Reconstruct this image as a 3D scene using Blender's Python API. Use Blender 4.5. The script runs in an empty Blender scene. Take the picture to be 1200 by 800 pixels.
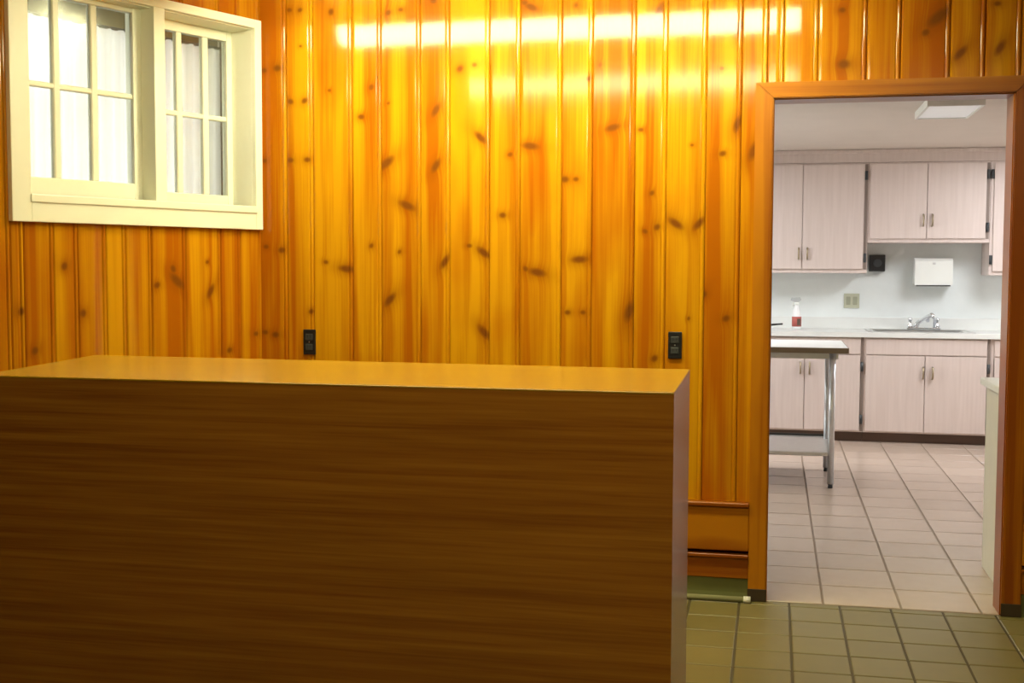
import bpy, bmesh, math, random
from mathutils import Vector, Matrix
random.seed(7)
S = bpy.context.scene
COL = S.collection

# ------------------------------------------------------------------ camera
F_PX, YAW, PITCH, ROLL = 1420.0, 0.2125, -0.062, 0.0035
cy, sy, cp, sp = math.cos(YAW), math.sin(YAW), math.cos(PITCH), math.sin(PITCH)
fwd = Vector((-sy * cp, cy * cp, sp))
rt0 = Vector((cy, sy, 0)); up0 = rt0.cross(fwd)
rt = rt0 * math.cos(ROLL) + up0 * math.sin(ROLL); up = rt.cross(fwd)
cam_d = bpy.data.cameras.new('camera'); cam = bpy.data.objects.new('camera', cam_d); COL.objects.link(cam)
cam_d.sensor_width = 36; cam_d.lens = F_PX / 1200 * 36; cam_d.clip_start = .05
M4 = Matrix((rt, up, -fwd)).transposed().to_4x4(); M4.translation = Vector((0, -5.0, 1.364))
cam.matrix_world = M4
S.camera = cam

# ------------------------------------------------------------------ world, exposure
SKY = 7.0
LAMP1, LAMP2, LAMP_FILL, LAMP_K_FILL = 41.0, 20.0, 38.0, 19.5  # the last two are strengths of added fill lamps
w = bpy.data.worlds.new('overcast_sky'); S.world = w; w.use_nodes = True
bg = w.node_tree.nodes['Background']; bg.inputs[0].default_value = (1, .985, .95, 1); bg.inputs[1].default_value = SKY
S.view_settings.view_transform = 'Standard'; S.view_settings.look = 'None'
S.view_settings.exposure = 0.0; S.view_settings.gamma = 1; S.view_settings.use_curve_mapping = False
S.cycles.max_bounces = 8; S.cycles.diffuse_bounces = 5; S.cycles.glossy_bounces = 4
S.cycles.transmission_bounces = 6; S.cycles.transparent_max_bounces = 8
S.cycles.caustics_reflective = False; S.cycles.caustics_refractive = False
S.cycles.sample_clamp_indirect = 6

# ------------------------------------------------------------------ materials
def mat(name):
    m = bpy.data.materials.new(name); m.use_nodes = True
    nt = m.node_tree; return m, nt, nt.nodes['Principled BSDF']
def N(nt, t, **kw):
    n = nt.nodes.new(t)
    for k, v in kw.items(): setattr(n, k, v)
    return n
def L(nt, a, b): nt.links.new(a, b)
def math_n(nt, op, a, b=None, c=None, clamp=False):
    n = N(nt, 'ShaderNodeMath', operation=op, use_clamp=clamp)
    for i, v in enumerate((a, b, c)):
        if v is None: continue
        if isinstance(v, (int, float)): n.inputs[i].default_value = v
        else: L(nt, v, n.inputs[i])
    return n.outputs[0]
def mixc(nt, f, a, b, blend='MIX'):
    n = N(nt, 'ShaderNodeMix', data_type='RGBA', blend_type=blend)
    for s, v in ((n.inputs[0], f), (n.inputs[6], a), (n.inputs[7], b)):
        if isinstance(v, (int, float)): s.default_value = v
        elif isinstance(v, tuple): s.default_value = v + (1,) if len(v) == 3 else v
        else: L(nt, v, s)
    return n.outputs[2]
def simple(name, col, rough=.5, metal=0.0, var=.06, scale=9.0, spec=.5, bump=0.0):
    m, nt, b = mat(name)
    tc = N(nt, 'ShaderNodeTexCoord'); no = N(nt, 'ShaderNodeTexNoise'); no.inputs['Scale'].default_value = scale
    no.inputs['Detail'].default_value = 4
    L(nt, tc.outputs['Object'], no.inputs['Vector'])
    dark = tuple(c * (1 - var * 2) for c in col)
    lite = tuple(min(1, c * (1 + var)) for c in col)
    L(nt, mixc(nt, no.outputs['Fac'], dark, lite), b.inputs['Base Color'])
    b.inputs['Roughness'].default_value = rough; b.inputs['Metallic'].default_value = metal
    b.inputs['Specular IOR Level'].default_value = spec
    if bump:
        bp = N(nt, 'ShaderNodeBump'); bp.inputs['Strength'].default_value = bump; bp.inputs['Distance'].default_value = .003
        L(nt, no.outputs['Fac'], bp.inputs['Height']); L(nt, bp.outputs[0], b.inputs['Normal'])
    return m
def emit(name, col, strength):
    m, nt, b = mat(name)
    b.inputs['Base Color'].default_value = (.8, .8, .8, 1)
    b.inputs['Emission Color'].default_value = col + (1,); b.inputs['Emission Strength'].default_value = strength
    return m

def knot_group():
    g = bpy.data.node_groups.new('knot', 'ShaderNodeTree')
    for nm, ty in (('x', 'NodeSocketFloat'), ('z', 'NodeSocketFloat'), ('K', 'NodeSocketVector'), ('M', 'NodeSocketVector')):
        g.interface.new_socket(nm, in_out='INPUT', socket_type=ty)
    for nm in ('core', 'halo'): g.interface.new_socket(nm, in_out='OUTPUT', socket_type='NodeSocketFloat')
    i = N(g, 'NodeGroupInput'); o = N(g, 'NodeGroupOutput')
    k = N(g, 'ShaderNodeSeparateXYZ'); L(g, i.outputs['K'], k.inputs[0])
    m = N(g, 'ShaderNodeSeparateXYZ'); L(g, i.outputs['M'], m.inputs[0])
    dx = math_n(g, 'SUBTRACT', i.outputs['x'], k.outputs[0]); dz = math_n(g, 'SUBTRACT', i.outputs['z'], k.outputs[1])
    c = math_n(g, 'COSINE', m.outputs[0]); s = math_n(g, 'SINE', m.outputs[0])
    a = math_n(g, 'ADD', math_n(g, 'MULTIPLY', dx, c), math_n(g, 'MULTIPLY', dz, s))
    b = math_n(g, 'SUBTRACT', math_n(g, 'MULTIPLY', dz, c), math_n(g, 'MULTIPLY', dx, s))
    a = math_n(g, 'DIVIDE', a, m.outputs[1])
    r = math_n(g, 'SQRT', math_n(g, 'ADD', math_n(g, 'MULTIPLY', a, a), math_n(g, 'MULTIPLY', b, b)))
    q = math_n(g, 'DIVIDE', r, math_n(g, 'MAXIMUM', k.outputs[2], .0001))
    core = math_n(g, 'SUBTRACT', 1.5, q, clamp=True)
    core = math_n(g, 'MULTIPLY', math_n(g, 'MULTIPLY', core, 1.05, clamp=True), m.outputs[2])
    halo = math_n(g, 'EXPONENT', math_n(g, 'MULTIPLY', math_n(g, 'MULTIPLY', q, q), -.16))
    halo = math_n(g, 'MULTIPLY', halo, m.outputs[2])
    L(g, core, o.inputs['core']); L(g, halo, o.inputs['halo'])
    return g
KG = knot_group(); NK = 8
def plank_mat(name, lite, dark, red, rough, knots=True, stain=1.0, axis='z'):
    """Varnished knotty pine. Reads tone, seed and knots from the plank's own properties."""
    m, nt, b = mat(name)
    tc = N(nt, 'ShaderNodeTexCoord'); sx = N(nt, 'ShaderNodeSeparateXYZ'); L(nt, tc.outputs['Object'], sx.inputs[0])
    if axis == 'z': X, Z = sx.outputs[0], sx.outputs[2]
    else: X, Z = sx.outputs[2], sx.outputs[0]
    seed = N(nt, 'ShaderNodeAttribute', attribute_type='OBJECT', attribute_name='seed').outputs['Fac']
    tone = N(nt, 'ShaderNodeAttribute', attribute_type='OBJECT', attribute_name='tone').outputs['Fac']
    cores = halos = None
    if knots:
        for i in range(NK):
            g = N(nt, 'ShaderNodeGroup'); g.node_tree = KG
            L(nt, X, g.inputs['x']); L(nt, Z, g.inputs['z'])
            for nm in 'KM':
                at = N(nt, 'ShaderNodeAttribute', attribute_type='OBJECT', attribute_name='knot_%s%d' % (nm.lower(), i))
                L(nt, at.outputs['Vector'], g.inputs[nm])
            cores = g.outputs[0] if cores is None else math_n(nt, 'MAXIMUM', cores, g.outputs[0])
            halos = g.outputs[1] if halos is None else math_n(nt, 'MAXIMUM', halos, g.outputs[1])
    def noise(sxv, szv, detail, dist=0.0):
        cv = N(nt, 'ShaderNodeCombineXYZ')
        xx = math_n(nt, 'MULTIPLY', X, sxv)
        if halos is not None: xx = math_n(nt, 'ADD', xx, math_n(nt, 'MULTIPLY', halos, sxv * .012))
        L(nt, xx, cv.inputs[0]); L(nt, math_n(nt, 'MULTIPLY', Z, szv), cv.inputs[2])
        L(nt, math_n(nt, 'MULTIPLY', seed, 37.0), cv.inputs[1])
        no = N(nt, 'ShaderNodeTexNoise'); no.inputs['Scale'].default_value = 1; no.inputs['Detail'].default_value = detail
        no.inputs['Distortion'].default_value = dist
        L(nt, cv.outputs[0], no.inputs['Vector']); return no.outputs['Fac']
    band = noise(16, .55, 2, .4); fine = noise(150, 2.2, 3); blot = noise(6, 1.6, 2)
    f = math_n(nt, 'ADD', math_n(nt, 'MULTIPLY', math_n(nt, 'SUBTRACT', band, .49), 3.3), math_n(nt, 'MULTIPLY', math_n(nt, 'SUBTRACT', fine, .5), .9))
    f = math_n(nt, 'ADD', f, math_n(nt, 'ADD', tone, .02), clamp=True)
    col = mixc(nt, f, lite, dark)
    rf = math_n(nt, 'MULTIPLY', math_n(nt, 'SUBTRACT', blot, .52, clamp=True), 3.0, clamp=True)
    col = mixc(nt, rf, col, red)
    if knots:
        col = mixc(nt, math_n(nt, 'MULTIPLY', halos, .55), col, tuple(c * .55 for c in red))
        col = mixc(nt, cores, col, (.195, .060, .007))
    L(nt, col, b.inputs['Base Color'])
    b.inputs['Roughness'].default_value = rough
    b.inputs['Specular IOR Level'].default_value = .5 if knots else .25
    bp = N(nt, 'ShaderNodeBump'); bp.inputs['Strength'].default_value = .10; bp.inputs['Distance'].default_value = .002
    L(nt, blot, bp.inputs['Height']); L(nt, bp.outputs[0], b.inputs['Normal'])
    return m
PINE = plank_mat('varnished_knotty_pine', (.64, .30, .006), (.41, .113, .003), (.40, .095, .003), .10)
TRIMWOOD = plank_mat('stained_pine_trim', (.47, .172, .006), (.25, .060, .004), (.24, .055, .004), .28, knots=False)
TRIMWOOD_H = plank_mat('stained_pine_trim_horizontal', (.47, .172, .006), (.25, .060, .004), (.24, .055, .004), .28, knots=False, axis='x')

def laminate(name, dark, lite, mid, spec, swap=False):
    m, nt, b = mat(name)
    tc = N(nt, 'ShaderNodeTexCoord')
    def noise(sc, detail, dist=0):
        mp = N(nt, 'ShaderNodeMapping'); mp.inputs['Scale'].default_value = (sc[1], sc[0], sc[2]) if swap else sc; L(nt, tc.outputs['Object'], mp.inputs[0])
        no = N(nt, 'ShaderNodeTexNoise'); no.inputs['Scale'].default_value = 1; no.inputs['Detail'].default_value = detail
        no.inputs['Distortion'].default_value = dist; L(nt, mp.outputs[0], no.inputs['Vector']); return no.outputs['Fac']
    a = noise((1.1, 34, 52), 3, .45); c = noise((4.5, 110, 190), 2); d = noise((1.2, 4, 4), 2)
    f = math_n(nt, 'ADD', math_n(nt, 'MULTIPLY', math_n(nt, 'SUBTRACT', a, .5), 2.2), math_n(nt, 'MULTIPLY', math_n(nt, 'SUBTRACT', c, .5), 1.1))
    f = math_n(nt, 'ADD', f, .5, clamp=True)
    col = mixc(nt, f, dark, lite)
    col = mixc(nt, math_n(nt, 'MULTIPLY', d, .5), col, mid)
    L(nt, col, b.inputs['Base Color']); b.inputs['Roughness'].default_value = .22
    b.inputs['Specular IOR Level'].default_value = spec
    return m
LAM = laminate('walnut_laminate', (.225, .080, .010), (.425, .185, .020), (.37, .122, .015), .38)
LAM_SIDE = laminate('walnut_laminate_side', (.225, .080, .010), (.425, .185, .020), (.37, .122, .015), .45, True)
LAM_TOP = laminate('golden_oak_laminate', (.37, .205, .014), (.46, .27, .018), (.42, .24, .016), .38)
def tile_mat(name, c0, c1, rough):
    m, nt, b = mat(name)
    oi = N(nt, 'ShaderNodeObjectInfo'); tc = N(nt, 'ShaderNodeTexCoord')
    no = N(nt, 'ShaderNodeTexNoise'); no.inputs['Scale'].default_value = 14; no.inputs['Detail'].default_value = 5
    add = N(nt, 'ShaderNodeVectorMath', operation='ADD'); L(nt, tc.outputs['Object'], add.inputs[0]); L(nt, oi.outputs['Location'], add.inputs[1])
    L(nt, add.outputs[0], no.inputs['Vector'])
    f = math_n(nt, 'ADD', math_n(nt, 'MULTIPLY', oi.outputs['Random'], .5), math_n(nt, 'MULTIPLY', no.outputs['Fac'], .6), clamp=True)
    L(nt, mixc(nt, f, c0, c1), b.inputs['Base Color']); b.inputs['Roughness'].default_value = rough
    return m
TILE = tile_mat('olive_quarry_tile', (.155, .132, .044), (.21, .178, .062), .42)
KTILE = tile_mat('kitchen_floor_tile', (.46, .365, .295), (.55, .44, .36), .22)
GROUT = simple('tile_grout', (.075, .058, .022), .8)
KGROUT = simple('kitchen_tile_grout', (.29, .215, .155), .8)
def tiled_floor():
    m, nt, b = mat('tiled_floor_far')
    tc = N(nt, 'ShaderNodeTexCoord'); br = N(nt, 'ShaderNodeTexBrick'); br.offset = 0
    br.inputs['Scale'].default_value = 1; br.inputs['Brick Width'].default_value = .2; br.inputs['Row Height'].default_value = .2
    br.inputs['Mortar Size'].default_value = .004
    br.inputs['Color1'].default_value = (.22, .18, .066, 1); br.inputs['Color2'].default_value = (.25, .21, .08, 1); br.inputs['Mortar'].default_value = (.075, .058, .022, 1)
    L(nt, tc.outputs['Object'], br.inputs['Vector']); L(nt, br.outputs['Color'], b.inputs['Base Color']); b.inputs['Roughness'].default_value = .45
    return m
FLOORFAR = tiled_floor()
WINPAINT = simple('cream_window_paint', (.94, .96, .85), .35, var=.02)
KWALL = simple('kitchen_wall_paint', (.72, .66, .60), .6, var=.03)
KCEIL = simple('kitchen_ceiling_paint', (.69, .61, .545), .7, var=.03, scale=4)
CEIL = simple('ceiling_paint', (.55, .53, .42), .8, var=.02)
PLAIN = simple('rear_wall_paneling', (.24, .10, .025), .45, var=.15, scale=3)
SHADOW = simple('dark_wall_backing', (.10, .045, .012), .8)  # dark brown slab behind the planks
def cabinet_mat():
    m, nt, b = mat('pale_pink_woodgrain_laminate')
    tc = N(nt, 'ShaderNodeTexCoord'); mp = N(nt, 'ShaderNodeMapping'); mp.inputs['Scale'].default_value = (45, 45, 2.5)
    L(nt, tc.outputs['Object'], mp.inputs[0]); no = N(nt, 'ShaderNodeTexNoise'); no.inputs['Scale'].default_value = 1; no.inputs['Detail'].default_value = 4
    L(nt, mp.outputs[0], no.inputs['Vector'])
    L(nt, mixc(nt, no.outputs['Fac'], (.60, .50, .46), (.74, .64, .60)), b.inputs['Base Color']); b.inputs['Roughness'].default_value = .45
    return m
CAB = cabinet_mat()
CABGAP = simple('cabinet_gap_strip', (.27, .215, .185), .6)  # brown-grey strips marking the gaps between cabinet units
TOEK = simple('brown_toe_kick', (.12, .07, .05), .6)
WORKTOP = simple('pale_grey_worktop', (.80, .82, .80), .35, var=.03)
SPLASH = simple('pale_splashback_laminate', (.84, .89, .89), .4, var=.03)
STEEL = simple('brushed_stainless_steel', (.74, .75, .75), .34, metal=1, var=.05, scale=30)
GALV = simple('galvanised_steel', (.74, .77, .82), .30, metal=1, var=.06, scale=30)
CHROME = simple('chrome', (.85, .86, .88), .10, metal=1, var=.01)
BRASS = simple('worn_brass', (.40, .33, .22), .4, metal=1, var=.1)
BLACK = simple('black_plastic', (.012, .012, .014), .35, var=.05)
GREYP = simple('charcoal_plastic', (.045, .05, .055), .35, var=.05)
WHITEP = simple('white_plastic', (.84, .86, .82), .35, var=.02)
BEIGE = simple('beige_plastic', (.52, .53, .40), .4, var=.03)
BEIGED = simple('beige_plastic_dark', (.36, .37, .27), .4, var=.03)
GREENB = simple('green_vinyl_base', (.155, .165, .05), .45, var=.1)
DARKB = simple('dark_plinth', (.05, .03, .012), .6, var=.2)
EDGEB = simple('brown_edge_band', (.20, .15, .09), .4)
PIPE = simple('painted_pipe', (.36, .37, .20), .35, var=.05)
CREAMC = simple('cream_cabinet_paint', (.76, .74, .60), .4, var=.03)
HOUSING = simple('white_enamel', (.8, .8, .76), .4, var=.01)
LABELRED = simple('red_bottle_label', (.45, .10, .08), .5)
LAMPC = (1.0, .92, .53)
LENS1 = emit('lit_lamp_lens_near_wall', LAMPC, LAMP1)
LENS2 = emit('lit_lamp_lens_mid_room', LAMPC, LAMP2)
LENS_FILL = emit('added_fill_lamp_lens', LAMPC, LAMP_FILL)
LENSK_FILL = emit('added_kitchen_fill_lens', (.95, .97, 1.0), LAMP_K_FILL)
LENS_GLOW = emit('lamp_lens_added_glow', (.95, .98, 1.0), .19)  # faint glow added so the unlit panel looks paler than the ceiling
def glass_mat():
    m, nt, b = mat('window_glass')
    out = nt.nodes['Material Output']
    tr = N(nt, 'ShaderNodeBsdfTransparent'); tr.inputs[0].default_value = (.94, .96, .94, 1)
    gl = N(nt, 'ShaderNodeBsdfGlossy'); gl.inputs['Roughness'].default_value = .22
    fr = N(nt, 'ShaderNodeFresnel'); fr.inputs[0].default_value = 1.45
    mx = N(nt, 'ShaderNodeMixShader'); L(nt, fr.outputs[0], mx.inputs[0]); L(nt, tr.outputs[0], mx.inputs[1]); L(nt, gl.outputs[0], mx.inputs[2])
    L(nt, mx.outputs[0], out.inputs[0]); return m
GLASS = glass_mat()
def curtain_mat():
    m, nt, b = mat('white_curtain_cloth')
    out = nt.nodes['Material Output']
    df = N(nt, 'ShaderNodeBsdfDiffuse'); tl = N(nt, 'ShaderNodeBsdfTranslucent')
    tc = N(nt, 'ShaderNodeTexCoord'); no = N(nt, 'ShaderNodeTexNoise'); no.inputs['Scale'].default_value = 60
    L(nt, tc.outputs['Object'], no.inputs['Vector'])
    c = mixc(nt, no.outputs['Fac'], (.72, .72, .70), (.80, .80, .79))
    L(nt, c, df.inputs[0]); L(nt, mixc(nt, no.outputs['Fac'], (.40, .395, .385), (.45, .45, .445)), tl.inputs[0])
    mx = N(nt, 'ShaderNodeMixShader'); mx.inputs[0].default_value = .5
    L(nt, df.outputs[0], mx.inputs[1]); L(nt, tl.outputs[0], mx.inputs[2]); L(nt, mx.outputs[0], out.inputs[0]); return m
CURT = curtain_mat()

# ------------------------------------------------------------------ mesh helpers
class MB:
    def __init__(s): s.bm = bmesh.new()
    def box(s, x0, x1, y0, y1, z0, z1, bev=0.0, seg=1):
        r = bmesh.ops.create_cube(s.bm, size=1)
        vs = r['verts']
        for v in vs:
            v.co = Vector(((x0 + x1) / 2 + v.co.x * (x1 - x0), (y0 + y1) / 2 + v.co.y * (y1 - y0), (z0 + z1) / 2 + v.co.z * (z1 - z0)))
        if bev:
            es = list({e for v in vs for e in v.link_edges})
            bmesh.ops.bevel(s.bm, geom=es, offset=bev, segments=seg, affect='EDGES', profile=.6)
        return s
    def prism(s, poly, h0, h1, axis='z'):
        """poly: list of 2D points; extruded along axis from h0 to h1."""
        def P(a, b, h): return (a, b, h) if axis == 'z' else ((a, h, b) if axis == 'y' else (h, a, b))
        lo = [s.bm.verts.new(P(a, b, h0)) for a, b in poly]; hi = [s.bm.verts.new(P(a, b, h1)) for a, b in poly]
        n = len(poly); s.bm.faces.new(lo[::-1]); s.bm.faces.new(hi)
        for i in range(n): s.bm.faces.new((lo[i], lo[(i + 1) % n], hi[(i + 1) % n], hi[i]))
        return s
    def tube(s, pts, r, seg=12, cap=True):
        pts = [Vector(p) for p in pts]; rings = []
        rr = r if isinstance(r, (list, tuple)) else [r] * len(pts)
        prev = None
        for i, p in enumerate(pts):
            t = ((pts[min(i + 1, len(pts) - 1)] - pts[max(i - 1, 0)])).normalized()
            a = prev if prev is not None else (Vector((1, 0, 0)) if abs(t.x) < .9 else Vector((0, 1, 0)))
            u = (a - t * a.dot(t)).normalized(); prev = u; v = t.cross(u)
            rings.append([s.bm.verts.new(p + (u * math.cos(2 * math.pi * k / seg) + v * math.sin(2 * math.pi * k / seg)) * rr[i]) for k in range(seg)])
        for A, B in zip(rings, rings[1:]):
            for k in range(seg):
                f = s.bm.faces.new((A[k], A[(k + 1) % seg], B[(k + 1) % seg], B[k])); f.smooth = True
        if cap: s.bm.faces.new(rings[0][::-1]); s.bm.faces.new(rings[-1])
        return s
    def lathe(s, prof, cx, cy_, z0=0, seg=20):
        rings = []
        for r, z in prof:
            rings.append([s.bm.verts.new((cx + r * math.cos(2 * math.pi * k / seg), cy_ + r * math.sin(2 * math.pi * k / seg), z0 + z)) for k in range(seg)])
        for A, B in zip(rings, rings[1:]):
            for k in range(seg):
                f = s.bm.faces.new((A[k], A[(k + 1) % seg], B[(k + 1) % seg], B[k])); f.smooth = True
        s.bm.faces.new(rings[0][::-1]); s.bm.faces.new(rings[-1]); return s
    def build(s, name, m, parent=None):
        bmesh.ops.recalc_face_normals(s.bm, faces=s.bm.faces)
        me = bpy.data.meshes.new(name); s.bm.to_mesh(me); s.bm.free(); me.materials.append(m)
        o = bpy.data.objects.new(name, me); COL.objects.link(o)
        if parent is not None: o.parent = parent
        return o
def box(name, m, parent, *a, **k): return MB().box(*a, **k).build(name, m, parent)
def empty(name, loc=(0, 0, 0), rz=0.0, parent=None):
    o = bpy.data.objects.new(name, None); COL.objects.link(o); o.location = loc; o.rotation_euler = (0, 0, rz); o.empty_display_size = .1
    if parent: o.parent = parent
    return o
def struct(o): o['kind'] = 'structure'; return o
def thing(name, label, cat, loc=(0, 0, 0), rz=0.0, group=None):
    o = empty(name, loc, rz); return tag(o, label, cat, group)
def tag(o, label, cat, group=None):
    o['label'] = label; o['category'] = cat
    if group: o['group'] = group
    return o

# ------------------------------------------------------------------ dimensions of the place
A = (-2.207, 0.0)                      # corner between the panelled back wall and the angled window wall
ANG = math.radians(67)
DX, DY = math.cos(ANG), math.sin(ANG)
LEN = 3.3                              # length of the angled wall
ENDL = (A[0] - DX * LEN, A[1] - DY * LEN)
ZC = 2.585                              # ceiling of the panelled room
DL, DR, DH = -.008, .888, 2.03         # doorway
RX = 1.75                              # right wall
RY = -9.0                              # rear wall
KY = 5.42; KZ = 2.30; KL_, KR = -2.6, 2.7   # kitchen

# ------------------------------------------------------------------ floors with tiles
fl = struct(box('floor', FLOORFAR, None, -4.2, RX + .1, RY - .1, 0, -.12, -.006))
kf = struct(box('kitchen_floor', KGROUT, None, KL_ - .1, KR + .1, .0, KY + .1, -.12, -.006))
bed = box('grout_bed', GROUT, fl, -2.12, 1.74, -2.66, -.001, -.006, -.003)
def tile_mesh(wx, wy, m):
    b = MB().box(-wx / 2, wx / 2, -wy / 2, wy / 2, -.0035, 0)
    top = [e for e in b.bm.edges if all(v.co.z > -.001 for v in e.verts)]
    bmesh.ops.bevel(b.bm, geom=top, offset=.0025, segments=1, affect='EDGES')
    me = bpy.data.meshes.new('floor_tile'); bmesh.ops.recalc_face_normals(b.bm, faces=b.bm.faces); b.bm.to_mesh(me); b.bm.free(); me.materials.append(m); return me
rnd = random.Random(3)
def lay(parent, xs, ys, m, gap):
    cache = {}
    for x0, x1 in zip(xs, xs[1:]):
        for y0, y1 in zip(ys, ys[1:]):
            k = (round(x1 - x0, 3), round(y1 - y0, 3))
            if k not in cache: cache[k] = tile_mesh(x1 - x0 - gap, y1 - y0 - gap, m)
            o = bpy.data.objects.new('floor_tile', cache[k]); COL.objects.link(o); o.parent = parent
            o.location = ((x0 + x1) / 2, (y0 + y1) / 2, rnd.uniform(-.0006, .0002))
xs = [-2.096 + .198 * i for i in range(20)]
ys = [-2.66 + .2 * i for i in range(14)] + [-.004]
lay(fl, xs, ys, TILE, .009)
kxs = [-.698 + .305 * i for i in range(11)]
kys = [.004] + [.305 * i for i in range(1, 16)] + [4.85]
lay(kf, kxs, kys, KTILE, .007)

# ------------------------------------------------------------------ panelled walls
def plank_mesh(wd, z0, z1):
    """Tongue-and-groove board with a quirk and bead along its right edge; front face at y = 0."""
    h = wd / 2; p = [(-h, .017), (-h, .0055), (-h + .004, .0010), (-h + .012, .0002), (0, -.0003), (h - .024, .0004), (h - .0205, .0012), (h - .0185, .0034), (h - .0165, .0020)]
    for k in range(6):
        a = math.pi * (.92 - .84 * k / 5); p.append((h - .0095 + .0068 * math.cos(a), .0036 - .0046 * math.sin(a)))
    p += [(h - .0022, .0036), (h - .0006, .0065), (h - .0006, .017)]
    b = MB().prism([(x, y) for x, y in p], z0, z1, 'z'); return b
def hang_planks(parent, joints, tones, spans, knots, tilt=.007):
    """joints: board edges along the wall; spans(x0, x1) -> list of (z0, z1) to fill."""
    for i, (x0, x1) in enumerate(zip(joints, joints[1:])):
        for z0, z1 in spans(x0, x1):
            o = plank_mesh(x1 - x0 - .0006, z0, z1).build('plank', PINE, parent)
            xc = (x0 + x1) / 2
            o.location = (xc, rnd.uniform(-.0008, .0008), 0)
            o.rotation_euler = (0, 0, rnd.uniform(-tilt, tilt))
            o['seed'] = float(rnd.random()); o['tone'] = float(tones[i] + rnd.uniform(-.06, .06))
            ks = [k for k in knots if x0 <= k[0] < x1 and z0 < k[1] < z1][:NK]
            for n in range(NK):
                if n < len(ks):
                    x, z, a, s = ks[n]
                    sz = .0100 * s; asp = 1.25 if s < 1.2 else 2.3
                    if a in (0,) and s >= .8: asp = 1.3
                    o['knot_k%d' % n] = [x - xc, z, sz]; o['knot_m%d' % n] = [math.radians(a), asp, min(1.0, .45 + .45 * s)]
                else:
                    o['knot_k%d' % n] = [9.0, 9.0, .001]; o['knot_m%d' % n] = [0.0, 1.0, 0.0]
KM = [(-2.068, 2.075, -25, 1), (-2.003, 2.077, 40, 1), (-1.889, 2.118, 0, 0.6), (-1.699, 2.127, 70, 1), (-1.746, 2.002, 0, 1), (-1.623, 2.057, 20, 0.6), (-2.192, 1.821, 0, 0.8), (-2.07, 1.822, 0, 1), (-1.993, 1.823, 0, 1), (-1.632, 1.803, 40, 1.5), (-2.189, 2.212, 0, 0.9), (-2.128, 2.22, 0, 1.2), (-2.07, 2.467, 0, 0.8), (-2.021, 2.465, 30, 0.8), (-1.879, 2.451, 80, 1), (-1.622, 2.437, 50, 1), (-2.02, 2.311, 0, 0.5), (-1.567, 2.448, 0, 0.8), (-1.423, 2.478, 0, 1), (-1.307, 2.193, 40, 1.1), (-1.244, 2.207, 0, 0.7), (-1.412, 2.023, 60, 1.2), (-1.412, 1.789, 60, 1.2), (-1.218, 1.904, -45, 1.2), (-1.09, 1.831, 20, 0.8), (-1.029, 2.455, 0, 1), (-1.001, 2.435, -25, 1.2), (-0.814, 2.436, 80, 0.8), (-0.473, 2.398, 70, 1.4), (-0.154, 2.323, 70, 1.2), (-0.712, 2.19, 70, 0.7), (-0.759, 2.136, 30, 0.8), (-0.658, 1.934, 15, 1.2), (-0.543, 1.923, 0, 0.8), (-1.003, 1.865, -8, 1.3), (-0.856, 1.725, 0, 1.1), (-0.81, 1.725, 0, 0.8), (-0.495, 1.665, 60, 0.8), (-0.153, 1.939, 70, 1.2), (-0.211, 1.821, 20, 1), (-0.089, 1.829, 70, 1.5), (-0.334, 1.857, 0, 0.5), (-0.219, 2.161, 0, 0.6), (-2.187, 1.446, 0, 0.8), (-2.115, 1.431, 10, 1.1), (-2.195, 1.069, 0, 0.9), (-2.146, 1.059, 0, 1.1), (-1.979, 1.163, 20, 0.9), (-1.815, 1.35, -8, 1.3), (-1.909, 1.379, -10, 0.8), (-1.702, 1.45, 60, 0.8), (-1.575, 1.424, 60, 0.7), (-1.54, 1.621, -25, 1.4), (-1.618, 1.218, 50, 1.3), (-1.374, 1.381, 60, 1.2), (-1.265, 1.45, 0, 0.8), (-1.202, 1.421, -35, 1.3), (-1.121, 1.578, 0, 1), (-1.201, 1.084, -50, 1.4), (-1.021, 1.353, -50, 0.9), (-0.972, 1.339, -12, 1.4), (-0.793, 1.393, 3, 1.3), (-0.842, 1.172, 0, 0.9), (-0.777, 1.173, 0, 0.8), (-0.584, 1.178, 75, 1.6), (-0.521, 1.509, -30, 0.8), (-0.472, 1.526, 50, 1), (-0.396, 1.54, -35, 1.3), (-0.303, 1.539, 50, 1.2), (-0.278, 1.252, 70, 1), (-0.188, 1.155, 30, 1.1), (-0.339, 1.153, 70, 0.6), (-0.477, 0.986, 50, 1.1), (0.255, 2.163, 0, 1.6), (0.245, 2.373, 0, 0.9), (0.606, 2.332, 40, 1.9), (0.56, 2.275, 40, 1.1), (0.691, 2.192, 50, 1.2), (0.834, 2.207, 60, 1.2), (0.82, 2.375, 0, 0.9)]
KL = [(-0.993, 1.358, 70, 1.1), (-1.175, 1.194, 60, 1.1), (-1.123, 1.048, 60, 1.1), (-0.916, 1.18, 80, 1.1), (-0.469, 1.299, -40, 1.6), (-0.57, 1.283, 30, 1.1), (-0.488, 1.348, -60, 1.1), (-0.292, 1.255, 60, 1.2), (-0.193, 1.0, 20, 1), (-0.309, 1.377, 20, 0.7), (-0.04, 1.064, 0, 0.9)]

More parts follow.
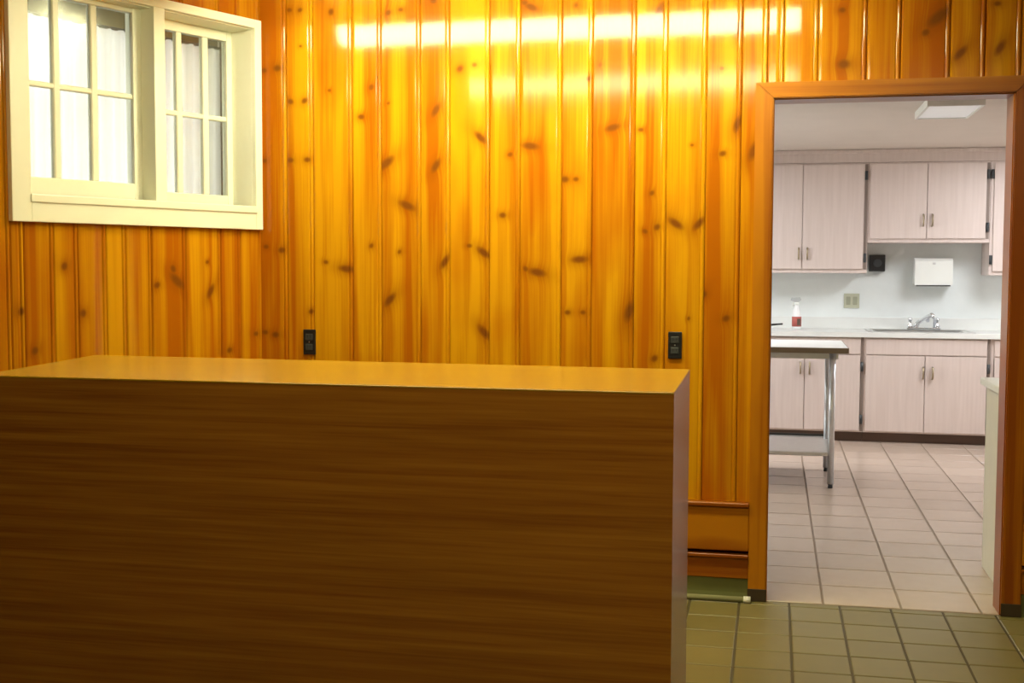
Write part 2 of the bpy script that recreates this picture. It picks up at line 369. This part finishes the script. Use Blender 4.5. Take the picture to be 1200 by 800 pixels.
wb = struct(MB().box(A[0] - .2, DL - .02, .019, .125, 0, ZC).box(DR + .02, RX + .1, .019, .125, 0, ZC).box(DL - .02, DR + .02, .019, .125, DH + .02, ZC).build('wall_back', SHADOW))
wk = struct(MB().box(KL_, DL - .02, .125, .135, 0, KZ).box(DR + .02, KR, .125, .135, 0, KZ).box(DL - .02, DR + .02, .125, .135, DH + .02, KZ).build('kitchen_wall_front', KWALL))
jm = [-2.235, -2.088, -1.965, -1.786, -1.655, -1.48, -1.352, -1.179, -1.047, -.871, -.742, -.565, -.436, -.278, -.138, .025, .157, .342, .470, .653, .781, .911, 1.05, 1.19, 1.31, 1.46, 1.60, RX]
tm = [.75, .25, .38, .08, .42, .42, .05, .25, .18, .40, .70, .42, .18, .55, .60, .2, .45, .5, .65, .55, .65, .7, .6, .7, .6, .7, .6]
CW = .076                              # casing width
def spans_back(x0, x1):
    if x0 < DL - .001 and x1 < DR and x1 > DL: return [(.405, ZC)] if x1 <= DL + .001 else [(DH + .055, ZC)]
    if x1 <= DL: return [(.405, ZC)]
    if x0 >= DR: return [(.405, ZC)]
    return [(DH + .055, ZC)]
jm2 = jm[:]
i = jm2.index(-.138); jm2[i + 1:i + 1] = [DL - .03]; tm2 = tm[:]; tm2[i + 1:i + 1] = [.2]
hang_planks(wb, jm2, tm2, spans_back, KM)

wl = empty('wall_left', (A[0], A[1], 0), ANG); struct(wl)
W0, W1, WZ0, WZ1 = -1.139, -.052, 1.62, 2.392      # window opening on this wall
MB().box(-LEN, W0, .019, .16, 0, ZC).box(W1, .2, .019, .16, 0, ZC).box(W0, W1, .019, .16, 0, WZ0).box(W0, W1, .019, .16, WZ1, ZC).build('wall_backing', SHADOW, wl)
jl = [-.002, -.123, -.233, -.421, -.593, -.716, -.807, -.933, -1.036, -1.158, -1.212]
x = -1.212
while x > -LEN + .2: x -= rnd.choice((.125, .155, .185)); jl.append(x)
jl = jl[::-1]
tl = [rnd.choice((.3, .5, .6, .75)) for _ in jl]
def spans_left(x0, x1):
    if x1 < -1.20 or x0 > -.03: return [(.405, ZC)]
    return [(.405, WZ0 - .075), (WZ1 + .02, ZC)] if x1 > W0 - .06 else [(.405, ZC)]
hang_planks(wl, jl, tl, spans_left, KL)

# rest of the room, behind and beside the camera
struct(MB().prism([(ENDL[0], ENDL[1]), (ENDL[0] - .12, ENDL[1]), (ENDL[0] - .12, RY), (ENDL[0], RY)], 0, ZC).build('wall_left_rear', PLAIN))
struct(box('wall_right', PLAIN, None, RX, RX + .1, RY, 0, 0, ZC))
struct(box('wall_rear', PLAIN, None, -4.0, RX + .1, RY - .1, RY, 0, ZC))
struct(box('ceiling', CEIL, None, -4.2, RX + .1, RY - .1, .125, ZC, ZC + .1))

# low trim boards and base along the back wall
def trim(name, x0, x1):
    up_ = MB().box(x0, x1, -.022, .018, .205, .385, .003).build(name, TRIMWOOD_H); struct(up_); up_['seed'] = .31; up_['tone'] = .15
    cap = MB().box(x0, x1, -.034, .016, .387, .404, .003).build('ledge_cap', TRIMWOOD_H, up_); cap['seed'] = .5; cap['tone'] = .6
    lo = MB().box(x0, x1, -.018, .018, .09, .175, .003).build('lower_board', TRIMWOOD_H, up_); lo['seed'] = .71; lo['tone'] = .35
    lip = MB().box(x0, x1, -.030, .018, .176, .190, .002).build('ledge_lip', TRIMWOOD_H, up_); lip['seed'] = .2; lip['tone'] = .8
    return up_
trim('trim_1', A[0] + .02, DL - CW)
trim('trim_2', DR + CW, RX)
def cove(x0, x1): return [(-.020, 0), (-.009, .014), (-.006, .03), (-.006, .088), (.0185, .088), (.0185, 0)]
struct(MB().prism(cove(0, 0), A[0] + .02, DL - CW, 'x').build('baseboard_back', GREENB))
struct(MB().prism(cove(0, 0), DR + CW, RX, 'x').build('baseboard_right', GREENB))

# doorway: jambs, casings, plinths
dj = struct(empty('door_1'))
def cas(nm, *a, tone=.4, m=TRIMWOOD, bev=.004):
    o = MB().box(*a, bev, 2).build(nm, m, dj); o['seed'] = rnd.random(); o['tone'] = tone; return o
cas('jamb', DL - .019, DL, -.002, .137, 0, DH, bev=.001); cas('jamb', DR, DR + .019, -.002, .137, 0, DH, bev=.001)
cas('head_jamb', DL - .019, DR + .019, -.002, .137, DH, DH + .019, m=TRIMWOOD_H, bev=.001)
def casm(nm, poly, tone, m):
    b = MB().prism(poly, -.022, .018, 'y'); bmesh.ops.bevel(b.bm, geom=list(b.bm.edges), offset=.004, segments=2, affect='EDGES')
    o = b.build(nm, m, dj); o['seed'] = rnd.random(); o['tone'] = tone; return o
q, zt = CW - .004, DH + .004                # mitred at the head
casm('casing', [(DL - CW, .001), (DL - .004, .001), (DL - .004, zt), (DL - CW, zt + .064)], .12, TRIMWOOD)
casm('casing', [(DR + .004, .001), (DR + CW, .001), (DR + CW, zt + .064), (DR + .004, zt)], .9, TRIMWOOD)
casm('head_casing', [(DL - .0035, zt + .0005), (DR + .0035, zt + .0005), (DR + CW - .0005, zt + .064), (DL - CW + .0005, zt + .064)], .3, TRIMWOOD_H)
cas('casing', DL - CW, DL - .004, .134, .15, 0, DH + .06, tone=.5); cas('casing', DR + .004, DR + CW, .134, .15, 0, DH + .06, tone=.5)
for x0, x1 in ((DL - CW - .002, DL - .002), (DR + .002, DR + CW + .002)):
    MB().box(x0, x1, -.0245, -.0215, .001, .052, .001).build('plinth_plate', DARKB, dj)  # plain dark plate over each casing foot

# ------------------------------------------------------------------ window on the angled wall
win = empty('window_1', (A[0], A[1], 0), ANG); struct(win)
C0, C1, CZ0, CZ1 = -1.217, -.014, 1.519, 2.421
def wp(nm, *a, bev=.003, parent=win): return MB().box(*a, bev, 2).build(nm, WINPAINT, parent)
wp('casing', C0, W0, -.024, .018, CZ0, CZ1); wp('casing', W1, C1, -.024, .018, CZ0, CZ1)
wp('head_casing', W0, W1, -.0238, .018, WZ1 - .008, CZ1); wp('apron', W0, W1, -.0236, .018, CZ0, WZ0 - .008)
wp('stool', W0 - .004, W1 + .004, -.030, .16, WZ0 - .03, WZ0, bev=.004)
MU0, MU1 = -.583, -.529
wp('mullion', MU0, MU1, -.020, .16, WZ0, WZ1)
wp('jamb', W0 - .01, W0 + .0005, .0, .16, WZ0, WZ1, bev=.001); wp('jamb', W1 - .0005, W1 + .01, .0, .16, WZ0, WZ1, bev=.001)
wp('head_jamb', W0, W1, .0, .16, WZ1 - .012, WZ1 + .004, bev=.001)
def sash(x0, x1, y, vs, stile_l, stile_r, zb, zm, zt):
    z0, z1 = WZ0, WZ1 - .012
    s = MB().box(x0, x0 + stile_l, y, y + .035, z0, z1, .002).box(x1 - stile_r, x1, y, y + .035, z0, z1, .002)
    s.box(x0 + stile_l, x1 - stile_r, y, y + .035, zt, z1, .002).box(x0 + stile_l, x1 - stile_r, y, y + .035, z0, zb, .002)
    so = s.build('sash', WINPAINT, win)
    for a, b in vs: MB().box(a, b, y + .003, y + .032, zb, zt, .004).build('muntin', WINPAINT, so)
    MB().box(x0 + stile_l, x1 - stile_r, y + .005, y + .030, zm - .0105, zm + .0105, .004).build('muntin', WINPAINT, so)
    ed = [x0 + stile_l] + [e for v in vs for e in v] + [x1 - stile_r]
    for a, b in zip(ed[::2], ed[1::2]):
        for q0, q1 in ((zb, zm - .0105), (zm + .0105, zt)):
            MB().box(a, b, y + .016, y + .019, q0, q1).build('pane', GLASS, so)
sash(W0, MU0, .06, [(-.981, -.953), (-.816, -.786)], .045, .040, 1.688, 2.032, 2.362)
sash(MU1, W1, .122, [(-.352, -.324), (-.212, -.182)], .034, .030, 1.668, 2.0, 2.338)
# gathered white curtain on the far side of the glass, its rod, and the eave outside
cu = MB()
nx = 120; cols = []
zt_, zb_ = WZ1 - .075, WZ0 - .09
for k in range(nx + 1):
    u = k / nx; xx = -1.32 + 1.42 * u
    yy = .215 + .011 * math.sin(u * 150) + .006 * math.sin(u * 67 + 1)
    cols.append([cu.bm.verts.new((xx, yy, zt_)), cu.bm.verts.new((xx, yy + .008, (zt_ + zb_) / 2)), cu.bm.verts.new((xx, yy + .012, zb_))])
for c0, c1 in zip(cols, cols[1:]):
    for q in (0, 1):
        f = cu.bm.faces.new((c0[q], c1[q], c1[q + 1], c0[q + 1])); f.smooth = True
ct = thing('curtain', 'white gathered curtain seen through the panes of the cream window', 'curtain', (A[0], A[1], 0), ANG)
cu.build('cloth', CURT, ct)
MB().tube([(-1.36, .215, zt_ + .004), (.14, .215, zt_ + .004)], .007, 10).build('rod', GREYP, ct)
ev = struct(empty('trim_3', (A[0], A[1], 0), ANG))
MB().box(-1.6, .45, .2, .75, WZ1 + .05, WZ1 + .12).build('eave_board', simple('weathered_eave', (.16, .13, .06), .7), ev)
MB().box(-1.6, .45, .29, .31, WZ1 - .085, WZ1 + .05).build('eave_fascia', simple('olive_fascia', (.20, .17, .07), .7), ev)

# ------------------------------------------------------------------ reception counter
cn = thing('reception_counter', 'long brown woodgrain laminate counter with golden top before the pine wall', 'counter', (-1.15, -1.83, 0))
def cl(poly): return [(px + 1.15, py + 1.83) for px, py in poly]
FL_, FR_, BR_, BL_ = (-2.062, -2.160), (-.224, -2.160), (-.232, -1.500), (-2.165, -1.425)
def inset(a, b, t): return (a[0] + (b[0] - a[0]) * t, a[1] + (b[1] - a[1]) * t)
HC = 1.07
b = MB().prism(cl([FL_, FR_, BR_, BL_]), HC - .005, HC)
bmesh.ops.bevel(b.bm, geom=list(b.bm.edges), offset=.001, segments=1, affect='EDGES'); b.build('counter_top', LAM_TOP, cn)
zz = HC - .0052
MB().prism(cl([(-2.0625, -2.1598), (-.2242, -2.1598), (-.2245, -2.138), (-2.064, -2.138)]), .0, zz).build('front_panel', LAM, cn)
MB().prism(cl([(-.246, -2.1375), (-.2245, -2.1375), (-.2322, -1.502), (-.254, -1.502)]), .0, zz).build('side_panel', LAM_SIDE, cn)
MB().prism(cl([(-2.060, -2.1375), (-2.040, -2.1375), (-2.141, -1.43), (-2.161, -1.43)]), .0, zz).build('side_panel', LAM_SIDE, cn)
MB().prism(cl([(-2.038, -2.1375), (-.248, -2.1375), (-.254, -1.60), (-2.115, -1.60)]), .52, .54).build('shelf', LAM, cn)
MB().prism(cl([(-1.16, -2.1375), (-1.14, -2.1375), (-1.14, -1.60), (-1.16, -1.60)]), .0, .5195).build('divider', LAM, cn)

# ------------------------------------------------------------------ outlets on the pine wall
def outlet(x, z, label):
    t = thing('wall_outlet', label, 'outlet', (x, -.004, z), 0, 'outlets on the pine wall')
    MB().box(-.028, .028, -.006, .003, -.055, .055, .003, 2).build('cover_plate', BLACK, t)
    for dz in (-.022, .022):
        r = MB().box(-.016, .016, -.0085, -.005, dz - .014, dz + .014, .003, 2).build('receptacle', GREYP, t)
        MB().box(-.008, -.0055, -.0090, -.0083, dz - .004, dz + .007).box(.0055, .008, -.0090, -.0083, dz - .004, dz + .007).build('slots', BLACK, r)
    MB().tube([(0, -.0058, 0), (0, -.0075, 0)], .003, 8).build('screw', STEEL, t)
outlet(-1.985, 1.030, 'black outlet on the pine wall, nearest the cream window')
outlet(-.393, 1.043, 'black outlet on the pine wall, nearest the doorway')

# conduit along the base
cd = thing('floor_pipe', 'thin greenish pipe lying along the wall base left of the doorway', 'pipe', (-.20, -.045, 0))
MB().tube([(-1.4, 0, .012), (.105, 0, .012)], .0115, 12).build('pipe_run', PIPE, cd)
MB().tube([(.10, 0, .012), (.128, 0, .012)], .014, 12).build('end_cap', WHITEP, cd)

# ------------------------------------------------------------------ ceiling lamps of the panelled room
def strip_lamp(y, x0, x1, lens, label):
    t = thing('strip_light', label, 'ceiling lamp', ((x0 + x1) / 2, y, ZC), 0, 'strip lights on the ceiling'); h = (x1 - x0) / 2
    MB().box(-h, h, -.088, .088, -.088, -.0005, .004).build('housing', HOUSING, t)
    MB().prism([(-.084, -.0885), (-.078, -.12), (-.05, -.160), (.05, -.160), (.078, -.12), (.084, -.0885)], -h + .012, h - .012, 'x').build('diffuser', lens, t)
    for s in (-1, 1): MB().box(s * h - (.011 if s > 0 else 0), s * h + (.011 if s < 0 else 0), -.090, .090, -.165, -.0885, .003).build('end_plate', HOUSING, t)
strip_lamp(-.62, -2.04, .10, LENS1, 'lit strip light on the ceiling along the pine wall')
strip_lamp(-2.36, -1.88, .10, LENS2, 'lit strip light on the ceiling just in front of the counter')
strip_lamp(-4.6, .35, 1.55, LENS_FILL, 'added unseen strip light on the ceiling, brightening the counter front')  # fill lamp added out of view to light the counter front

# ------------------------------------------------------------------ kitchen shell
struct(box('kitchen_wall_back', SPLASH, None, KL_, KR, KY, KY + .1, 0, KZ))
struct(box('kitchen_wall_right', KWALL, None, KR, KR + .1, .13, KY + .1, 0, KZ))
struct(box('kitchen_ceiling', KCEIL, None, KL_ - .1, KR + .1, .126, KY + .1, KZ, KZ + .08))
WA, WB, WC, WD = 1.4, 4.4, .95, 2.12
struct(MB().box(KL_ - .1, KL_, .13, WA, 0, KZ).box(KL_ - .1, KL_, WB, KY + .1, 0, KZ).box(KL_ - .1, KL_, WA, WB, 0, WC).box(KL_ - .1, KL_, WA, WB, WD, KZ).build('kitchen_wall_left', KWALL))
w2 = struct(empty('window_2'))
for y0 in (WA, 2.4, 3.4):
    MB().box(KL_ - .07, KL_ - .03, y0, y0 + .06, WC, WD, .003).box(KL_ - .07, KL_ - .03, y0 + .94, y0 + 1.0, WC, WD, .003).box(KL_ - .07, KL_ - .03, y0 + .06, y0 + .94, WC, WC + .06, .003).box(KL_ - .07, KL_ - .03, y0 + .06, y0 + .94, WD - .06, WD, .003).build('sash', WHITEP, w2)
    MB().box(KL_ - .052, KL_ - .048, y0 + .06, y0 + .94, WC + .06, WD - .06).build('pane', GLASS, w2)

# soffit above the wall cabinets
sf = struct(box('trim_4', CAB, None, KL_ + .001, KR - .001, 5.075, KY - .001, 2.197, KZ - .001))
MB().box(KL_ + .001, KR - .001, 5.060, 5.0745, 2.268, KZ - .002, .003).build('crown_strip', CAB, sf)

# cabinets
UF = 5.07; BF = 4.79
def pull(x, z, y, parent):
    p = MB().tube([(x, y, z - .045), (x, y - .024, z - .040), (x, y - .026, z), (x, y - .024, z + .040), (x, y, z + .045)], .0065, 8).build('pull', BRASS, parent)
def hinge(x, z, y, parent): MB().tube([(x, y, z - .035), (x, y, z + .035)], .012, 8).build('hinge', GREYP, parent)
def door(parent, x0, x1, z0, z1, y, pull_x=None, pull_z=None, hx=None):
    xo = parent.location.x; yo = parent.location.y
    d = MB().box(x0 - xo, x1 - xo, y - yo - .018, y - yo - .0005, z0, z1, .003, 2).build('door', CAB, parent)
    if pull_x is not None: pull(pull_x - xo, pull_z, y - yo - .018, d)
    if hx is not None:
        for z in (z0 + .09, z1 - .09): hinge(hx - xo, z, y - yo - .012, d)
def wall_cab(x0, x1, z0, z1, doors, pz, label, gaps):
    t = thing('wall_cabinet', label, 'wall cabinet', ((x0 + x1) / 2, 5.24, 0), 0, 'wall cabinets over the sink counter')
    h = (x1 - x0) / 2
    MB().box(-h, h, UF - 5.24, KY - 5.24 - .002, z0, z1 - .0, .002).build('carcass', CAB, t)
    for a, b, px, hx in doors: door(t, a, b, z0 + .032, z1 - .012, UF, px, pz, hx)
    for gx in gaps: MB().box(gx - .011 - t.location.x, gx + .011 - t.location.x, UF - 5.24 - .002, UF - 5.24 + .01, z0 + .03, z1 - .012).build('side_gap', CABGAP, t)
    return t
wall_cab(-.245, .722, 1.318, 2.195, [(-.215, .214, .190, -.228), (.2185, .690, .258, .705)], 1.474, 'tall double-door wall cabinet left of the sink, over the bottle', [.706])
wall_cab(.724, 1.638, 1.560, 2.195, [(.738, 1.166, 1.142, None), (1.1705, 1.606, 1.210, 1.622)], 1.737, 'short double-door wall cabinet directly above the sink', [1.622])
wall_cab(1.640, 2.55, 1.305, 2.195, [(1.664, 2.09, 2.06, 1.651), (2.10, 2.53, 2.13, None)], 1.46, 'tall wall cabinet right of the sink, cut off by the doorway', [])
def base_cab(x0, x1, doors, drawers, pz, label, gaps):
    t = thing('base_cabinet', label, 'base cabinet', ((x0 + x1) / 2, 5.1, 0), 0, 'base cabinets under the sink counter')
    h = (x1 - x0) / 2
    y0, y1 = BF - 5.1, KY - 5.1 - .002
    MB().box(-h, -h + .018, y0, y1, .078, .822).box(h - .018, h, y0, y1, .078, .822).box(-h + .018, h - .018, y0, y1, .078, .096).box(-h + .018, h - .018, y1 - .008, y1, .096, .822).box(-h + .018, h - .018, y0, y0 + .018, .672, .822).box(-h + .018, h - .018, y0, y0 + .018, .096, .12).build('carcass', CAB, t)
    MB().box(-h, h, BF - 5.1 + .055, BF - 5.1 + .075, .0005, .0775).build('toe_kick', TOEK, t)
    for a, b in drawers: MB().box(a - t.location.x, b - t.location.x, BF - 5.1 - .018, BF - 5.1 - .0005, .690, .812, .003, 2).build('drawer_front', CAB, t)
    for a, b, px, hx in doors: door(t, a, b, .090, .682, BF, px, pz, hx)
    q = (doors[0][1] + doors[1][0]) / 2 - t.location.x
    MB().box(q - .03, q + .03, y0 + .001, y0 + .018, .1205, .6715).build('face_stile', CAB, t)
    for gx in gaps: MB().box(gx - .010 - t.location.x, gx + .010 - t.location.x, BF - 5.1 - .003, BF - 5.1 + .01, .085, .82).build('side_gap', CABGAP, t)
base_cab(-.245, .694, [(-.215, .243, .214, -.228), (.2475, .668, .284, .680)], [(-.215, .668)], .575, 'double-door base cabinet behind the steel table', [.682])
base_cab(.696, 1.628, [(.710, 1.146, 1.135, None), (1.1505, 1.598, 1.205, 1.612)], [(.710, 1.598)], .553, 'double-door base cabinet directly under the sink', [1.613])
base_cab(1.630, 2.55, [(1.652, 2.08, 2.05, None), (2.09, 2.53, 2.12, None)], [(1.652, 2.53)], .56, 'base cabinet right of the sink, mostly hidden by the doorway', [])
base_cab(-1.20, -.247, [(-1.17, -.73, -.76, None), (-.72, -.275, -.69, None)], [(-1.17, -.275)], .56, 'base cabinet left of the doorway edge, behind the frame', [])
wt = thing('worktop', 'long pale grey worktop over the base cabinets', 'worktop', (.7, 5.1, .823))
SX0, SX1, SY0, SY1 = .79, 1.47, 4.90, 5.27
t_ = MB()
for a in ((-1.2, SX0, 4.755, KY - .021), (SX1, 2.56, 4.755, KY - .021), (SX0, SX1, 4.755, SY0), (SX0, SX1, SY1, KY - .021)):
    t_.box(a[0] - .7, a[1] - .7, a[2] - 5.1, a[3] - 5.1, .0, .036)
t_.build('slab', WORKTOP, wt)
MB().box(-1.2 - .7, 2.56 - .7, KY - .020 - 5.1, KY - .0015 - 5.1, .0, .13, .002).build('upstand', WORKTOP, wt)
# sink and taps
sk = thing('sink', 'steel sink set into the pale kitchen worktop', 'sink', (1.13, 5.09, .859))
r_ = MB()
hx, hy = .40, .215
for a in ((-hx, hx, -hy, -hy + .035), (-hx, hx, hy - .05, hy), (-hx, -hx + .035, -hy + .035, hy - .05), (hx - .035, hx, -hy + .035, hy - .05)): r_.box(a[0], a[1], a[2], a[3], .0005, .006)
r_.build('rim', STEEL, sk)
bw = MB(); bw.box(-.33, .33, -.178, .160, -.15, -.148).box(-.335, -.33, -.18, .163, -.15, .0).box(.33, .335, -.18, .163, -.15, .0).box(-.33, .33, -.183, -.178, -.15, .0).box(-.33, .33, .160, .165, -.15, .0).box(-.008, .008, -.178, .16, -.148, -.01)
bw.build('bowl', STEEL, sk)
fc = thing('faucet', 'chrome faucet with raised spout behind the kitchen sink', 'faucet', (1.19, 5.285, .8655))
MB().box(-.13, .13, -.028, .028, 0, .016, .006, 2).build('base_plate', CHROME, fc)
MB().tube([(-.06, .0, .014), (-.058, -.006, .03), (-.045, -.03, .055), (.0, -.13, .10), (.038, -.20, .128), (.046, -.215, .120), (.047, -.218, .100)], [.020, .020, .019, .017, .016, .015, .014], 14).build('spout', CHROME, fc)
MB().lathe([(.022, 0), (.022, .02), (.013, .03), (.012, .05), (.019, .062), (.017, .078)], -.105, 0, .014, 12).build('handle', CHROME, fc)
MB().lathe([(.022, 0), (.022, .02), (.013, .03), (.012, .05), (.019, .062), (.017, .078)], .105, 0, .014, 12).build('handle', CHROME, fc)
MB().tube([(.085, .0, .014), (.085, .0, .085), (.070, -.015, .105), (.045, -.02, .105), (.03, -.02, .09), (.03, -.02, .06)], .012, 10).build('sprayer', GALV, fc)
# things on and over the worktop
bt = thing('spray_bottle', 'clear spray bottle with red and dark label on the kitchen worktop', 'bottle', (.185, 5.10, .8595))
MB().lathe([(.030, 0), (.036, .006), (.037, .02), (.037, .115), (.030, .15), (.015, .185), (.0135, .20)], 0, 0, 0, 20).build('body', simple('cloudy_plastic', (.86, .87, .88), .3, var=.01), bt)
MB().lathe([(.0376, .025), (.0376, .105)], 0, 0, 0, 20).build('front_label', LABELRED, bt)
MB().box(.003, .030, -.040, -.022, .035, .09, .003).build('label_panel', TOEK, bt)
MB().lathe([(.0165, .198), (.0165, .222)], 0, 0, 0, 14).build('collar', WHITEP, bt)
MB().prism([(-.05, .236), (-.045, .258), (.026, .262), (.032, .240), (.012, .222), (-.012, .222)], -.011, .011, 'y').build('trigger_head', simple('grey_plastic', (.45, .47, .47), .4), bt)
MB().tube([(-.020, 0, .236), (-.030, 0, .205), (-.024, 0, .188)], .005, 8).build('trigger', WHITEP, bt)
pn = thing('frying_pan', 'dark pan with its handle showing past the doorway edge', 'pan', (-.16, 5.02, .8595))
MB().lathe([(.088, 0), (.105, .035), (.109, .038), (.101, .036), (.084, .005), (.001, .004)], 0, 0, 0, 24).build('bowl', BLACK, pn)
MB().tube([(.100, 0, .030), (.15, -.004, .040), (.235, -.01, .048)], [.008, .009, .007], 10).build('handle', BLACK, pn)
tw = thing('towel_dispenser', 'white paper towel dispenser on the splashback above the faucet', 'dispenser', (1.255, 5.33, 1.225))
MB().prism([(-.085, 0), (.088, .0), (.088, .215), (-.06, .215), (-.085, .19)], -.145, .145, 'x').build('case', WHITEP, tw)
MB().box(-.13, .13, -.078, -.01, -.010, -.0005).build('paper_slot', GREYP, tw)
MB().box(-.012, .012, -.089, -.084, .165, .18, .002).build('lock', STEEL, tw)
vb = thing('wall_box', 'small square black box on the splashback under the wall cabinets', 'box', (.825, 5.40, 1.40))
MB().box(-.062, .062, -.06, .018, -.068, .068, .006, 2).build('case', BLACK, vb)
MB().lathe([(.034, 0), (.034, .006), (.030, .008)], 0, 0, 0, 18).build('dial', GREYP, vb).rotation_euler = (math.pi / 2, 0, 0)
vb.children[-1].location = (0, -.060, 0)
ko = thing('splashback_outlet', 'beige double outlet plate on the pale kitchen splashback', 'outlet', (.632, KY - .003, 1.088))
MB().box(-.062, .062, -.006, .002, -.060, .060, .003, 2).build('cover_plate', BEIGE, ko)
for dx in (-.027, .027): MB().box(dx - .017, dx + .017, -.009, -.005, -.034, .034, .003).build('receptacle', BEIGED, ko)

# steel work table
tb = thing('work_table', 'pale topped work table with brown edge, steel legs and undershelf just inside the kitchen', 'table', (-.35, 3.05, 0))
X0, X1, Y0, Y1 = -.82, .806, -.395, .40
MB().box(X0 + .004, X1 - .004, Y0 + .004, Y1 - .004, .842, .872, .002).build('table_top', WORKTOP, tb)
MB().box(X0, X1, Y0, Y0 + .0038, .838, .870).box(X0, X1, Y1 - .0038, Y1, .838, .870).box(X0, X0 + .0038, Y0 + .0038, Y1 - .0038, .838, .870).box(X1 - .0038, X1, Y0 + .0038, Y1 - .0038, .838, .870).build('edge_band', EDGEB, tb)
MB().box(X0 + .06, X1 - .06, Y0 + .04, Y0 + .08, .80, .8378).box(X0 + .06, X1 - .06, Y1 - .08, Y1 - .04, .80, .8378).build('apron_rail', GALV, tb)
for lx in (X0 + .095, X1 - .095):
    for ly in (Y0 + .03, Y1 - .13):
        MB().tube([(lx, ly, .026), (lx, ly, .8375)], .020, 14).build('leg', GALV, tb)
        MB().lathe([(.014, 0), (.016, .004), (.013, .0265)], lx, ly, .0005, 12).build('foot', GREYP, tb)
MB().box(X0 + .08, X1 - .08, Y0 + .02, Y1 - .02, .198, .222, .004).build('undershelf', STEEL, tb)
MB().box(X0 + .08, X1 - .08, Y1 - .024, Y1 - .018, .2222, .236).build('shelf_lip', GREYP, tb)

# cream cabinet just inside the doorway, right
kc = thing('side_cabinet', 'cream cabinet end just inside the doorway on the right', 'cabinet', (1.25, .50, 0))
MB().box(-.30, .30, -.335, .30, .0005, .835, .003).build('carcass', CREAMC, kc)
MB().box(-.325, .32, -.345, .32, .8355, .868, .006, 2).build('counter_slab', WHITEP, kc)
MB().box(-.28, -.01, .3005, .318, .05, .80, .003).build('door', CREAMC, kc); MB().box(.01, .28, .3005, .318, .05, .80, .003).build('door', CREAMC, kc)

# kitchen ceiling lights: one visible panel, two added fill lights
def troffer(x, y, label, lens, hw=.152, hl=.31):
    t = thing('ceiling_panel_light', label, 'ceiling lamp', (x, y, KZ), 0, 'kitchen ceiling lights')
    f = MB()
    for a in ((-hw, hw, -hl, -hl + .014), (-hw, hw, hl - .014, hl), (-hw, -hw + .014, -hl + .014, hl - .014), (hw - .014, hw, -hl + .014, hl - .014)): f.box(a[0], a[1], a[2], a[3], -.045, -.0005)
    f.build('frame', HOUSING, t)
    MB().box(-hw + .0145, hw - .0145, -hl + .0145, hl - .0145, -.038, -.004).build('diffuser', lens, t)
troffer(.966, 2.42, 'white panel light with added faint glow seen at the top of the doorway', LENS_GLOW)
troffer(-.85, 3.6, 'added unseen panel light on the kitchen ceiling near the sink wall', LENSK_FILL, .30, .6)  # fill light added out of view to brighten the kitchen
troffer(1.95, 3.7, 'added unseen panel light on the kitchen ceiling at its right side', LENSK_FILL, .30, .6)  # second added fill, hidden by the doorway, for the right-hand cabinets
